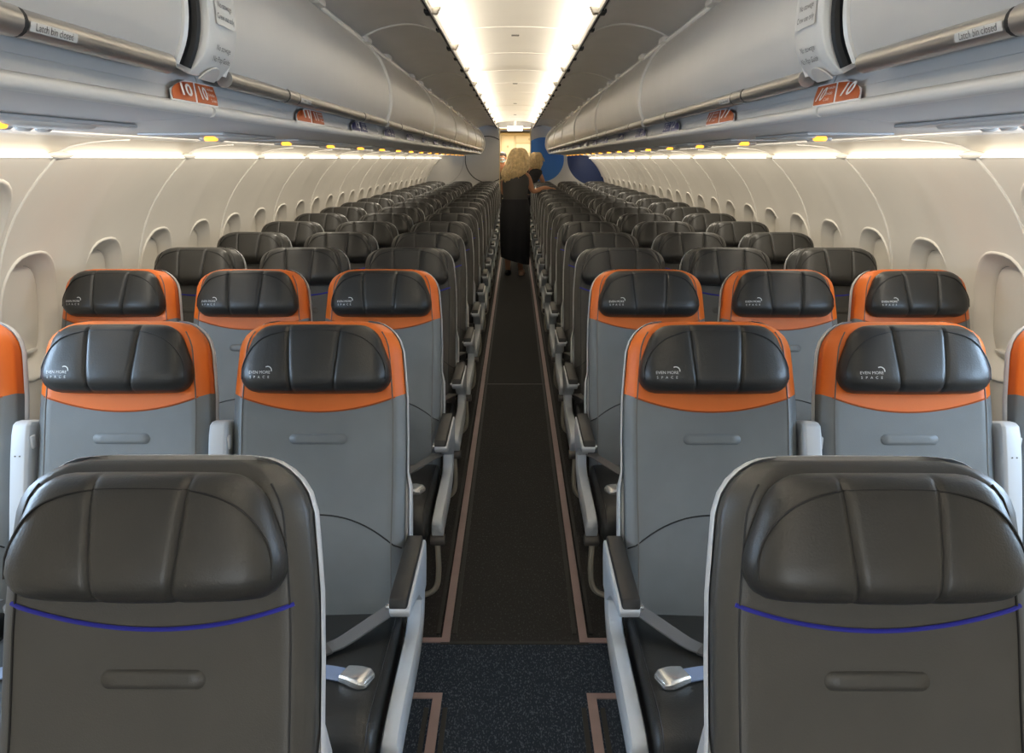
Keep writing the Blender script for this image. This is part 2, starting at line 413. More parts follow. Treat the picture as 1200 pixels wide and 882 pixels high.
for sd in (-1, 1):
    for (y0, y1) in BINS:
        link('soffit_panel', G().sheet_y([(sd * x, z) for x, z in [tuple(p) for p in crom(SOF[:-1], 4)] + [SOF[-1]]], [y0 + .004 if y0 != 1.76 else 1.54, y1]).mesh('soffit_panel', 'soffit'), C)
        if y0 > 3:
            link('soffit_seam', G().tube([(sd * p.x, y0, p.y - .001) for p in crom(SOF[:-1], 4)], .0055, 6).mesh('soffit_seam', 'wallrim'), C)
    link('lip_rail', G().prism_y([(sd * .338, 2.148), (sd * .345, 2.148), (sd * .345, 2.170), (sd * .338, 2.169)], FRONT, BULK).mesh('lip_rail', 'white', False), C)
    link('light_channel', G().prism_y([(sd * .345, 2.152), (sd * .358, 2.157), (sd * .40, 2.178), (sd * .52, 2.203), (sd * .52, 2.209), (sd * .40, 2.184), (sd * .358, 2.163), (sd * .345, 2.158)], FRONT, BULK).mesh('light_channel', 'dark', False), C)
    for k in range(-5, 12):
        yy = 3.42 + PITCH * k
        bk = G(); x0 = sd * .343
        pr = [(sd * .348, 2.150), (sd * .318, 2.146), (sd * .300, 2.176), (sd * .348, 2.178)]
        bk.rings([[(x, yy - .02, z) for x, z in pr], [(x, yy + .02, z) for x, z in pr]])
        link('light_bracket', bk.mesh('light_bracket', 'clip', True, .004), C)
        cl = G().box((sd * .356, yy - .03, 2.150), (.022, .075, .016)); link('channel_clip', cl.mesh('channel_clip', 'dark', True, .004), C)
        cl = G().box((sd * .353, yy + .42, 2.150), (.022, .05, .014)); link('channel_clip', cl.mesh('channel_clip', 'dark', True, .004), C)

# ------------------------------------------------------------------ overhead bins
DOOR = [tuple(p) for p in crom([(.632, 1.752), (.611, 1.80), (.604, 1.863), (.613, 1.945), (.642, 2.02), (.682, 2.077), (.728, 2.118)], 4)]
BODY = [(.664, 1.686), (.675, 1.716), (.677, 1.717), (.688, 1.752), (.70, 1.9), (.76, 2.10), (1.25, 2.10), (1.40, 1.80), (1.405, 1.648), (1.25, 1.655), (1.05, 1.653), (.90, 1.655), (.76, 1.662), (.69, 1.668), (.668, 1.672)]
TX, TZ, TR = .636, 1.748, .0185
ordn = ['first', 'second', 'third', 'fourth', 'fifth', 'sixth', 'seventh', 'eighth', 'ninth', 'tenth', 'eleventh', 'twelfth', 'thirteenth', 'fourteenth', 'fifteenth', 'sixteenth']
def on_plane(geo, org, ex, ey, g, mi=0, off=0.0):
    vs, fs = geo; org, ex, ey = Vector(org), Vector(ex), Vector(ey); nz = ex.cross(ey)
    g.add([org + ex * v[0] + ey * v[1] + nz * off for v in vs], fs, mi)
for sd in (-1, 1):
    side = 'left' if sd < 0 else 'right'
    for bi, (y0, y1) in enumerate(BINS):
        if bi == 0: lab = 'overhead bin above the %s seats, partly behind the camera' % side
        elif bi == 1: lab = 'nearest overhead bin above the %s seats, with a latch label on its tube' % side
        elif bi == 8: lab = 'short last overhead bin on the %s, ending in a white curved edge' % side
        else: lab = 'overhead bin with curved grey door on the %s, %s beyond the white placard band' % (side, ordn[bi - 2])
        B = thing('overhead_bin', lab, 'bin', (0, y0, 1.66), 'overhead bins')
        L = y1 - y0; oz = -1.66
        def X(prof): return [(sd * x, z + oz) for x, z in prof]
        ys_ = y1 + .225 if bi == 1 else y1
        link('bin_body', G().prism_y(X(BODY), .0, ys_ - y0).mesh('bin_body', 'binlow', angle=25), B)
        inner = [(x + .012, z) for x, z in DOOR[::-1]]
        link('door', G().prism_y(X(DOOR + inner), .012, L - .012).mesh('bin_door', 'bin', angle=60), B)
        for ye in ((.006, L - .006) if bi not in (1,) else (.006, L - .004)):
            link('door_edge', G().tube([(sd * (x - .001), ye, z + oz) for x, z in DOOR], .0085, 6).mesh('door_edge', 'white'), B)
        link('edge_rail', G().tube([(sd * .664, .004, 1.679 + oz), (sd * .664, L / 2, 1.679 + oz), (sd * .664, ys_ - y0 - .004, 1.679 + oz)], .0125, 10).mesh('edge_rail', 'white'), B)
        h = link('handle_tube', G().tube([(sd * TX, .03, TZ + oz), (sd * TX, L - .03, TZ + oz)], TR, 16).mesh('handle_tube', 'metal'), B)
        for j, yl in enumerate((.53, L - .53) if L > 1 else (L / 2,)):
            lt = G(); r1, r2 = TR + .0006, TR + .0016
            segs = [(-.058, r1), (-.050, r1), (-.050, r2), (.050, r2), (.050, r1), (.058, r1)]
            for (a, ra), (b, rb), mi in [((-.058, r1), (-.048, r1), 1), ((-.048, r2), (.048, r2), 0), ((.048, r1), (.058, r1), 1)]:
                lt.tube([(sd * TX, yl + a, TZ + oz), (sd * TX, yl + b, TZ + oz)], ra, 16, mi)
            link('latch', lt.mesh('handle_latch', ['metal', 'dark']), h)
            if (j == 0 and bi > 1) or (j == 1 and bi == 1):
                lb = G(); a0 = math.radians(-8); hh = .011
                yl2 = yl + .115
                arc = [math.radians(q) for q in (-34, -22, -10, 2)]
                rr = TR + .0014
                rings = [[(sd * (TX - rr * math.cos(q)), yy, TZ + oz + rr * math.sin(q)) for q in arc] for yy in (yl2 - .055, yl2 + .055)]
                lb.rings(rings, False, False)
                o = link('latch_label', lb.mesh('latch_label', 'label'), h)
                tg = G(); vs, fs = text_geo('Latch bin closed', .0135)
                d = -sd; mid = math.radians(-16)
                pts = []
                for v in vs:
                    q = mid + v[1] / rr
                    pts.append((sd * (TX - (rr + .0006) * math.cos(q)), yl2 + d * v[0] * 1.0 * (1 if sd < 0 else 1), TZ + oz + (rr + .0006) * math.sin(q)))
                if sd < 0: pts = [(p[0], 2 * yl2 - p[1], p[2]) for p in pts] if False else pts
                tg.add(pts, fs); link('lettering', tg.mesh('latch_lettering', 'ink', False), h)
        # hinge rail at the top of the door
        ya = 1.25 if bi == 2 else .06
        if bi >= 2:
            link('hinge_rail', G().tube([(sd * .703, ya, 2.107 + oz), (sd * .703, L - .06, 2.107 + oz)], .0095, 8).mesh('hinge_rail', 'rail'), B)
        if bi >= 1:
            for yh in ((.55, L - .55, L - .05) if bi > 2 else (ya - .05, L - .05)):
                hb = G().box((sd * .702, yh, 2.112 + oz), (.05, .10, .026)); link('hinge_bracket', hb.mesh('hinge_bracket', 'bin', True, .008), B)
        if bi == 2:
            lk = G(); lk.tube([(sd * .655, .62, 2.045 + oz), (sd * .640, .62, 2.032 + oz)], .013, 14); link('lock', lk.mesh('door_lock', 'metal', True, .002), B)
        if bi == 8:
            pth = [(sd * (x - .004), L + .0, z + oz) for x, z in [(.668, 1.69)] + DOOR]
            link('end_trim', G().tube(pth, .026, 10).mesh('end_trim', 'white'), B)
    # white placard band between the first two bins
    dv = thing('divider_band', 'curved white divider band with two placards above the %s row 10 sign' % side, 'trim', (0, 1.585, 1.66), 'divider bands')
    L = .165; band = [(.636, 1.738), (.620, 1.753)] + [(x - .020, z) for x, z in DOOR[2:]]; bin_ = [(x + .03, z) for x, z in DOOR[::-1]]
    link('band', G().prism_y([(sd * x, z - 1.66) for x, z in band + bin_], .012, L).mesh('divider', 'white', True, .006, angle=50), dv)
    link('gap_seal', G().tube([(sd * (x + .004), .0, z - 1.66) for x, z in DOOR], .012, 8).mesh('gap_seal', 'dark'), dv)
    ey = Vector((sd * (.620 - .636), 0, .015)).normalized(); ex = Vector((0, -sd, 0)); nz = ex.cross(ey)
    org = Vector((sd * .636, .09, 1.738 - 1.66)) + nz * .004
    nt_ = G(); nt_.rings([[org + ex * (.040 * math.cos(q)) + ey * (.034 * math.sin(q)) + nz * d for q in [math.pi * i / 14 for i in range(15)]] for d in (0, .003)])
    link('notch', nt_.mesh('divider_notch', 'soffit', False), dv)
    for (z_, lines, pale) in ((1.858, ('No stowage', 'Crew use only'), True), (1.788, ('No stowage', 'No Pop Guide'), False)):
        # placard follows the band
        i = min(range(len(band) - 1), key=lambda i: abs(band[i][1] - z_)); a, b = band[i], band[i + 1]
        ey = Vector((sd * (b[0] - a[0]), 0, b[1] - a[1])).normalized(); ex = Vector((0, -sd, 0)); nz = ex.cross(ey)
        org = Vector((sd * a[0], .09, a[1] - 1.66)) + nz * .0025
        if pale:
            pl = G(); on_plane(([(-.05, -.03, 0), (.05, -.03, 0), (.05, .03, 0), (-.05, .03, 0)], [(0, 1, 2, 3)]), org, ex, ey, pl); link('placard', pl.mesh('placard', 'label', False), dv)
        tg = G()
        for j, ln in enumerate(lines):
            on_plane(text_geo(ln, .0155), org + ey * (.008 - .022 * j), ex, ey, tg, 0, .0012)
        link('lettering', tg.mesh('placard_lettering', 'ink', False), dv)

# ------------------------------------------------------------------ row data
ROWS = [(9, 1.015), (10, 1.965), (11, 2.965)] + [(12 + i, 3.735 + .813 * i) for i in range(15)]
SEAT_X = .513

NUMW = dict(zip(range(9, 27), 'nine ten eleven twelve thirteen fourteen fifteen sixteen seventeen eighteen nineteen twenty twenty-one twenty-two twenty-three twenty-four twenty-five twenty-six'.split()))
# row signs on the bin edge
def sign(num, sd, y, kind):
    side = 'left' if sd < 0 else 'right'
    fam = 'orange' if kind else 'navy'
    r = thing('row_sign', '%s row sign reading %s on the %s bin edge' % (fam, NUMW[num], side), 'sign', (0, y, 0), 'row number signs')
    ey = Vector((sd * .023, 0, .058)).normalized(); ex = Vector((0, -sd, 0)); nz = ex.cross(ey)
    org = Vector((sd * .669, 0, 1.709)) + nz * .004
    if num > 10: ex = ex * 1.45
    H = .0215; m = 'orange_sign' if kind else 'navy_sign'
    # rounded half (x < 0), slanted half (x > 0) for the left wall; mirrored along x for the right wall
    f = 1 if sd < 0 else -1
    def outl(pts): return [(f * x, z) for x, z in pts] if f > 0 else [(f * x, z) for x, z in pts[::-1]]
    half1 = [(-.128, -H), (-.020, -H), (-.008, -.006), (.012, H)] + [(.012 - .14 * math.sin(t), -H + 2 * H * math.cos(t)) for t in [math.pi / 2 * i / 8 for i in range(2, 8)]]
    half2 = [(-.008, -H), (.100, -H), (.114, -.004), (.122, H), (.024, H), (.004, -.006)]
    back = [(-.136, -H - .003), (.104, -H - .003), (.128, H + .003), (-.02, H + .003), (-.07, H - .008), (-.115, .0)]
    for nm, pts, mm, th in (('plate', back, 'signwhite', .003), ('panel', half1, m, .0045), ('panel', half2, m, .0045)):
        p2 = outl(pts); g_ = G()
        g_.rings([[org + ex * x + ey * z for x, z in p2], [org + ex * x + ey * z + nz * th for x, z in p2]])
        link(nm, g_.mesh('sign_' + nm, mm, False), r)
    tg = G(); on_plane(text_geo(str(num), .036, True), org + ex * (f * -.064) - ey * .002, ex * 1.75, ey, tg, 0, .0052); link('numerals', tg.mesh('sign_numerals', 'signwhite', False), r)
    tg = G(); on_plane(text_geo(str(num), .040, True), org + ex * (.034 if f > 0 else -.080) - ey * .001, ex * 1.15, ey, tg, 0, .0052)
    for j, ln in enumerate(('F window', 'E middle', 'D aisle') if sd < 0 else ('A window', 'B middle', 'C aisle')):
        on_plane(text_geo(ln, .0105), org + ex * (.086 if f > 0 else -.036) + ey * (.0125 - .0125 * j), ex * 1.0, ey, tg, 0, .0052)
    link('lettering', tg.mesh('sign_lettering', 'signwhite', False), r)
for num, R in ROWS[1:]:
    yy = {10: 1.685, 11: 2.62}.get(num, 3.43 + .813 * (num - 12))
    for sd in (-1, 1):
        if yy < 15.3: sign(num, sd, yy, num <= 11)

# passenger service panels under the bins
psu_mesh = {}
for num, R in ROWS:
    yc = {9: .62, 10: 1.60, 11: 2.66}.get(num, 3.50 + .813 * (num - 12))
    if yc > 15.2: continue
    for sd in (-1, 1):
        side = 'left' if sd < 0 else 'right'
        r = thing('service_panel', ('amber-lit service panel above the %s seats of row %s' % (side, NUMW[num]) if num > 9 else 'amber-lit service panel nearest the camera on the %s' % side), 'panel', (sd * 1.0, yc, 1.652), 'service panels')
        if 'base' not in psu_mesh:
            psu_mesh['base'] = G().box((0, 0, .0), (.26, .52, .008)).mesh('service_panel_base', 'binlow', True, .004)
            psu_mesh['noz'] = G().tube([(0, 0, .004), (0, 0, -.005), (0, 0, -.009)], [.017, .017, .011], 14).mesh('air_nozzle', 'soffit')
            psu_mesh['amb'] = G().box((0, 0, -.005), (.040, .026, .014)).mesh('call_lamp', 'amber', True, .006)
            psu_mesh['pod'] = G().rings([[(.10 * k * math.cos(q) * .5, .15 * k * math.sin(q), zz) for q in [2 * math.pi * i / 18 for i in range(18)]] for k, zz in ((1, .002), (.95, -.003), (.8, -.006))]).mesh('lamp_pod', 'white')
        link('base', psu_mesh['base'], r)
        link('lamp_pod', psu_mesh['pod'], r, (-sd * .06, .03, -.006))
        link('amber_lamp', psu_mesh['amb'], r, (-sd * .03, -.10, -.006))
        for j in range(3): link('air_nozzle', psu_mesh['noz'], r, (sd * (.05 + .0 * j), .05 + .07 * j, -.006))

# ------------------------------------------------------------------ seats
A = math.radians(17.95); SA, CA = math.sin(A), math.cos(A)
def L(u, s, d): return (u, .40 - SA * s - CA * d, 1.17 - CA * s + SA * d)
W0, CR = .226, .085
def half_w(s, extra=0.):
    w_ = W0 - .016 * (1 - smooth01(s / .26)) + extra
    r = CR + extra
    s2 = s + extra
    if s2 < r: w_ = w_ - r + math.sqrt(max(r * r - (r - s2) ** 2, 0))
    return w_
def back_depth(p, s):
    """front surface depth at lateral fraction p and distance s from the top"""
    d = -.012 * (1 - p * p) * smooth01(s / .2) * (1 - smooth01((s - .62) / .12))
    d += .022 * math.exp(-((s - .60) / .13) ** 2)
    if s < .05: d -= .035 * (1 - s / .05) ** 2
    e = max(0, abs(p) - .86) / .14
    return d - .028 * e ** 1.5
FR = [-1, -.985, -.955, -.92, -.885, -.86, -.8, -.6, -.4, -.2, 0, .2, .4, .6, .8, .86, .885, .92, .955, .985, 1]
def s_arc(p): return .192 + .047 * (1 - p * p)
def back_ring(sfun, thick):
    se = sfun(1.0); w_ = half_w(se); ring = []
    for p in FR:
        s = sfun(p); ring.append(L(p * w_, s, back_depth(p, s) ))
    for (p, d) in ((1.0, -.035 - .5 * back_depth(1, se) * 0), (.985, -thick), (.5, -thick - .004), (-.5, -thick - .004), (-.985, -thick), (-1.0, -.035)):
        base = back_depth(1, se) if abs(p) == 1 else 0
        ring.append(L(p * w_, se, min(d, base - .004) if abs(p) == 1 else min(d, base - .008)))
    return ring
def mk_lower(m):
    rings = [back_ring(lambda p, t=t: s_arc(p) * (1 - t) + .80 * t, .075) for t in (0, .02, .06, .12, .2, .3, .4, .5, .6, .7, .8, .9, 1)]
    g = G().rings(rings, True, False); n_ = len(rings[0]); g.f.append(tuple(range(len(g.v) - n_, len(g.v)))); g.mi.append(0)
    return g.mesh('seat_backrest', m, angle=55)
def mk_upper(m):
    rings = [back_ring(lambda p, t=t: s_arc(p) * (1 - t), .075 - .015 * t) for t in (0, .08, .2, .35, .5, .62, .72, .8, .87, .93, .97, 1)]
    g = G().rings(rings, True, False); n_ = len(rings[0]); g.f.append(tuple(range(len(g.v) - n_, len(g.v)))); g.mi.append(0)
    return g.mesh('seat_top_cover', m, angle=55)
def mk_shell(wing):
    ss = [-.0045, -.002, .004, .015, .03, .05, .08, .13, .2, .3, .4, .44, .5, .56, .62, .66, .70]
    rings = []
    for s in ss:
        ex = .0045; wg = wing * .012 * smooth01((s - .40) / .05) * (1 - smooth01((s - .62) / .06))
        w_ = half_w(max(s, -.0045), ex); fwd = -.060 + .042 * abs(wing) * smooth01((s - .40) / .05) * (1 - smooth01((s - .64) / .06))
        dd = [(w_ - .004, fwd - .002), (w_, fwd - .008), (w_ - .002, -.080), (w_ - .020, -.098), (w_ * .5, -.108), (0, -.11)]
        pts = [(u, d) for u, d in dd]; pts = pts + [(-u, d) for u, d in pts[-2::-1]]
        pts += [(-(w_ - .012), fwd - .03), (0, fwd - .035), (w_ - .012, fwd - .03)]
        rings.append([L(u + (wg if u * wing > .15 else 0), s, d) for u, d in pts])
    return G().rings(rings).mesh('seat_back_shell', 'shell', angle=50)
# headrest
HS0, HS1 = .016, .189
def head_hw(t):
    w_ = .160 + .034 * smooth01(t / .75)
    rt, rb = .24, .26
    if t < rt: w_ -= .052 * (1 - math.sqrt(max(0, 1 - ((rt - t) / rt) ** 2)))
    if t > 1 - rb: w_ -= .044 * (1 - math.sqrt(max(0, 1 - ((t - 1 + rb) / rb) ** 2)))
    return w_
def seam_u(t): return .066 - .014 * t ** 1.4
def head_depth(u, t):
    w_ = head_hw(t); p = min(1, abs(u) / w_)
    q = 2 * t - 1
    d = .066 * (max(0, 1 - p ** 9) ** .5) * (max(0, 1 - abs(q) ** 6) ** .5) * (.70 + .32 * smooth01(t / .9)) * (1 - .10 * p * p)
    us = seam_u(t)
    d -= .0065 * math.exp(-((abs(u) - us) / .0045) ** 2) * (1 if d > .02 else d / .02)
    if abs(u) < us: d += .003 * (1 - (u / us) ** 2)
    return .004 + max(d, 0)
HT = [0, .012, .035, .07, .12, .2, .3, .42, .54, .66, .76, .84, .90, .95, .98, 1]
def mk_head(m):
    rings = []
    for t in HT:
        w_ = head_hw(t); us = seam_u(t); s = HS0 + (HS1 - HS0) * t
        pos = [0, us * .4, us * .75, us - .010, us - .005, us, us + .005, us + .010] + [us + (w_ - us) * f for f in (.25, .45, .65, .8, .9, .96, .985, 1)]
        us_ = [-x for x in pos[::-1]] + pos[1:]
        ring = [L(u, s + .004 * (1 - (u / .19) ** 2) * (t - .5) * 2, head_depth(u, t)) for u in us_]
        ring += [L(w_ * .97, s, -.006), L(0, s, -.008), L(-w_ * .97, s, -.006)]
        rings.append(ring)
    return G().rings(rings).mesh('headrest', m, angle=60)
def mk_head_edge(m):
    """stitched edge that runs over the top of the headrest"""
    pth = []
    for i in range(61):
        q = math.pi * (1.0 - i / 60)
        t = .09 + .72 * (1 - abs(math.sin(q)) ** .5)
        u = math.cos(q); u = (abs(u) ** .6) * (1 if u > 0 else -1) * (head_hw(t) * .95)
        pth.append(L(u, HS0 + (HS1 - HS0) * t, head_depth(u, t) + .0012))
    return G().tube(pth, .0016, 5).mesh('headrest_edge_seam', m)
def mk_head_lettering():
    g = G()
    def put(geo, cu, ct):
        vs, fs = geo; out = []
        for v in vs:
            u = cu + v[0]; t = ct - v[1] / (HS1 - HS0)
            out.append(L(u, HS0 + (HS1 - HS0) * t, head_depth(u, t) + .0012))
        g.add(out, fs)
    put(text_geo('EVEN MORE', .0105), -.130, .715)
    put(text_geo('S P A C E', .0090, False, 1.45), -.130, .785)
    arc = []; fs = []
    for i in range(11):
        q = math.radians(120 - 130 * i / 10)
        for r in (.0115, .0090): arc.append((.021 + r * math.cos(q), .002 + r * math.sin(q), 0))
        if i: fs.append((2 * i - 2, 2 * i - 1, 2 * i + 1, 2 * i))
    put((arc, fs), -.130, .70)
    return g.mesh('headrest_lettering', 'letter', False)
def back_curve(sfun, off=.001, p0=-.86, p1=.86, n=24):
    out = []
    for i in range(n + 1):
        p = p0 + (p1 - p0) * i / n; s = sfun(p); out.append(L(p * half_w(sfun(1)), s, back_depth(p, s) + off))
    return out
def mk_piping(m, r): return G().tube(back_curve(s_arc, .0012, -.90, .90, 30), r, 6).mesh('seat_piping', m)
def lumbar(p): return .505 + .085 * min(1, abs(p) / .95) ** 2.2
def mk_lumbar(m): return G().tube(back_curve(lumbar, .0004, -.98, .98), .002, 5).mesh('lumbar_seam', m)
def mk_side_seam(m, sg):
    pth = []
    for i in range(40):
        s = .03 + .76 * i / 39; p = sg * .87
        pth.append(L(p * half_w(s), s, back_depth(p, s) + .0004))
    return G().tube(pth, .0018, 5).mesh('side_seam', m)
def mk_tab(m):
    """raised pill on the backrest"""
    rings = []
    for (a, b, d) in ((.082, .020, -.004), (.078, .0165, .0), (.076, .0150, -.002), (.073, .0125, .003), (.05, .006, .004)):
        ring = []
        for i in range(28):
            q = 2 * math.pi * i / 28; u = max(-1, min(1, math.cos(q) * 1.0)) ; v = math.sin(q)
            uu = (a - b) * (1 if math.cos(q) > 0 else -1) + b * math.cos(q) if abs(math.cos(q)) > 1e-6 else 0
            s = .310 - b * v; ring.append(L(uu, s, back_depth(uu / W0, s) + d))
        rings.append(ring)
    return G().rings(rings).mesh('backrest_tab', m, angle=70)
def mk_cushion(m):
    rings = []
    for (y, zt, zb, w_) in ((.185, .455, .36, .222), (.15, .462, .345, .228), (.0, .466, .345, .228), (-.15, .472, .345, .229), (-.22, .474, .348, .230), (-.265, .468, .352, .230), (-.288, .452, .36, .228), (-.298, .43, .372, .224), (-.300, .405, .39, .218)):
        h = (zt - zb) / 2; c = (zt + zb) / 2; ring = []
        for i in range(28):
            q = 2 * math.pi * i / 28; cx, cz = math.cos(q), math.sin(q)
            x = w_ * abs(cx) ** .28 * (1 if cx > 0 else -1); z = c + h * abs(cz) ** .38 * (1 if cz > 0 else -1)
            if cz > 0: z -= .012 * (1 - (x / w_) ** 2)
            ring.append((x, y, z))
        rings.append(ring)
    return G().rings(rings).mesh('seat_cushion', m, angle=75)
def mk_cushion_seam(sg):
    return G().tube([(sg * .214, y, z) for y, z in ((.14, .456), (0, .461), (-.15, .467), (-.22, .469), (-.262, .463), (-.287, .445), (-.297, .42))], .0016, 5).mesh('cushion_seam', 'seam')
# aisle side pieces, aisle on +x
AX = .256
def mk_arm():
    prof = [(-.066, .612), (-.070, .604), (-.060, .588), (.02, .572), (.10, .545), (.165, .49), (.235, .49), (.262, .56), (.266, .600), (.258, .613)]
    return G().rings([[(AX - .022, y, z) for y, z in prof], [(AX + .024, y, z) for y, z in prof]]).mesh('armrest_arm', 'frame', True, .006)
def mk_pad():
    return G().rings([[(AX - .024, y, z) for y, z in ((-.066, .610), (.255, .612), (.250, .630), (-.056, .632))], [(AX + .018, y, z) for y, z in ((-.066, .610), (.255, .612), (.250, .630), (-.056, .632))]]).mesh('armrest_pad', 'pad', True, .005)
def mk_arm_button():
    return G().box((AX - .027, -.045, .606), (.010, .022, .013)).mesh('armrest_button', 'buckle', True, .003)
def mk_fairing():
    path = crom([(.212, .545), (.206, .49), (.182, .438), (.12, .408), (.0, .402), (-.14, .402), (-.225, .398), (-.262, .388)], 4)
    rings = []
    for i, p in enumerate(path):
        t = (path[min(i + 1, len(path) - 1)] - path[max(i - 1, 0)]).normalized(); nn = Vector((-t.y, t.x))
        f = i / (len(path) - 1); hh = .032 + .008 * smooth01((f - .3) / .3); hh *= 1 if f < .93 else (.86 if f < .98 else .6)
        ww = .020
        ring = []
        for k in range(12):
            q = 2 * math.pi * k / 12; a = abs(math.cos(q)) ** .45 * (1 if math.cos(q) > 0 else -1); b = abs(math.sin(q)) ** .45 * (1 if math.sin(q) > 0 else -1)
            ring.append((AX + .002 + ww * a, p.x + nn.x * hh * b, p.y + nn.y * hh * b))
        rings.append(ring)
    return G().rings(rings).mesh('side_fairing', 'frame', angle=50)
def mk_knob(): return G().tube([(AX - .024, -.248, .352), (AX + .026, -.248, .352)], .020, 14).mesh('recline_knob', 'knob', True, .004)
def mk_bar():
    pth = crom([(.252, -.225, .372), (.256, -.25, .31), (.258, -.262, .24), (.248, -.268, .185), (.21, -.27, .158), (.12, -.27, .150), (-.24, -.27, .150)], 5)
    return G().tube(pth, .0095, 8).mesh('luggage_bar', 'tube')
def mk_leg():
    pth = crom([(.10, -.20, .36), (.10, -.215, .20), (.10, -.20, .02), (.10, -.08, .013), (.10, .10, .013), (.10, .20, .02), (.10, .16, .20), (.10, .12, .36)], 4)
    return G().tube(pth, .015, 8).mesh('seat_leg', 'tube')
def mk_raised():
    """armrest folded up between two seat backs, with its tiny end screws"""
    prof = []
    g = G(); rings = []
    for (s, w_, f) in ((.262, .016, -.02), (.266, .021, -.004), (.275, .0230, .006), (.30, .0238, .010), (.36, .0238, .012), (.50, .0225, .012), (.62, .021, .010), (.66, .018, .0)):
        rings.append([L(x, s, d) for x, d in ((w_, -.075), (w_, f - .008), (w_ - .006, f), (-w_ + .006, f), (-w_, f - .008), (-w_, -.075))])
    return g.rings(rings).mesh('raised_armrest', 'frame', True, .002)
def mk_screws():
    g = G()
    for x in (-.006, .006): g.tube([L(x, .355, .011), L(x, .355, .0135)], .002, 8)
    return g.mesh('armrest_screws', 'knob')
def mk_raised_button(): return G().box(L(.0255, .318, -.012), (.008, .02, .034)).mesh('armrest_button', 'shell', True, .003)
def cz_(x, y): return .4705 - .012 * (1 - (x / .229) ** 2) - .02 * max(0, y) + .004
# belt of an aisle seat whose aisle is on +x
def mk_strap():
    pth = crom([(.222, .150, .500), (.214, .105, .508), (.18, .075, .497), (.14, .045, .482), (.10, .015, cz_(.1, 0) + .004), (.07, -.005, cz_(.07, 0) + .003)], 4)
    return G().ribbon(pth, (.68, -.72, .10), .046, .0035).mesh('belt_strap', 'strap', angle=60)
def mk_clip():
    g = G(); z = cz_(.05, 0) + .004
    g.ribbon([(.076, -.001, z + .002), (.050, -.019, z + .001)], (.55, -.83, 0), .052, .007)
    return g.mesh('belt_clip', 'knob', True, .002)
def mk_tongue():
    g = G(); z = cz_(.03, 0) + .003
    g.ribbon([(.050, -.019, z), (.022, -.037, z)], (.55, -.83, 0), .034, .003)
    return g.mesh('belt_tongue', 'buckle', True, .001)
def mk_buckle():
    g = G(); z = cz_(.16, 0) - .002
    ex = Vector((-.92, .38, 0)).normalized(); ey = Vector((-ex.y, ex.x, 0)); o = Vector((.165, -.115, z))
    rings = []
    for (t, w_, h) in ((-.034, .018, .006), (-.032, .022, .014), (-.02, .0295, .019), (0, .0285, .020), (.02, .0245, .018), (.034, .023, .015), (.036, .02, .008)):
        rings.append([o + ex * t + ey * y + Vector((0, 0, zz)) for y, zz in ((-w_, 0), (-w_, h * .75), (-w_ * .8, h), (w_ * .8, h), (w_, h * .75), (w_, 0))])
    return g.rings(rings).mesh('belt_buckle', 'buckle', True, .0015)
def mk_web():
    z = cz_(.1, -.1)
    pth = crom([(.138, -.104, z + .004), (.10, -.09, z + .001), (.05, -.075, z - .001), (-.04, -.035, z - .003), (-.12, .03, z), (-.20, .12, z + .01), (-.218, .16, z + .01)], 4)
    return G().ribbon(pth, (.35, .92, 0), .044, .003).mesh('belt_webbing', 'web', angle=60)

SM = {}
for sty, low, up, hd, pip, pr, seam in (('orange', 'grey', 'orange', 'black', 'stitcho', .0022, 'stitcho'), ('dark', 'char', 'char', 'charhead', 'blue', .0034, 'seam')):
    SM[sty] = dict(lower=mk_lower(low), upper=mk_upper(up), head=mk_head(hd), piping=mk_piping(pip, pr), tab=mk_tab(low), edge=mk_head_edge('seam'),
                   lumbar=mk_lumbar('seam'), seamL=mk_side_seam('seam' if sty == 'dark' else 'stitch', -1), seamR=mk_side_seam('seam' if sty == 'dark' else 'stitch', 1))
S_ = dict(shell={q: mk_shell(q) for q in (-1, 0, 1)}, cushion=mk_cushion('black'), cseam={1: mk_cushion_seam(1), -1: mk_cushion_seam(-1)}, letter=mk_head_lettering(), raised=mk_raised(), screws=mk_screws(), rbut=mk_raised_button(), leg=mk_leg())
AS = {1: dict(arm=mk_arm(), pad=mk_pad(), but=mk_arm_button(), fair=mk_fairing(), knob=mk_knob(), bar=mk_bar(), strap=mk_strap(), clip=mk_clip(), tongue=mk_tongue(), buckle=mk_buckle(), web=mk_web())}
AS[-1] = {k: mirror_x(v) for k, v in AS[1].items()}

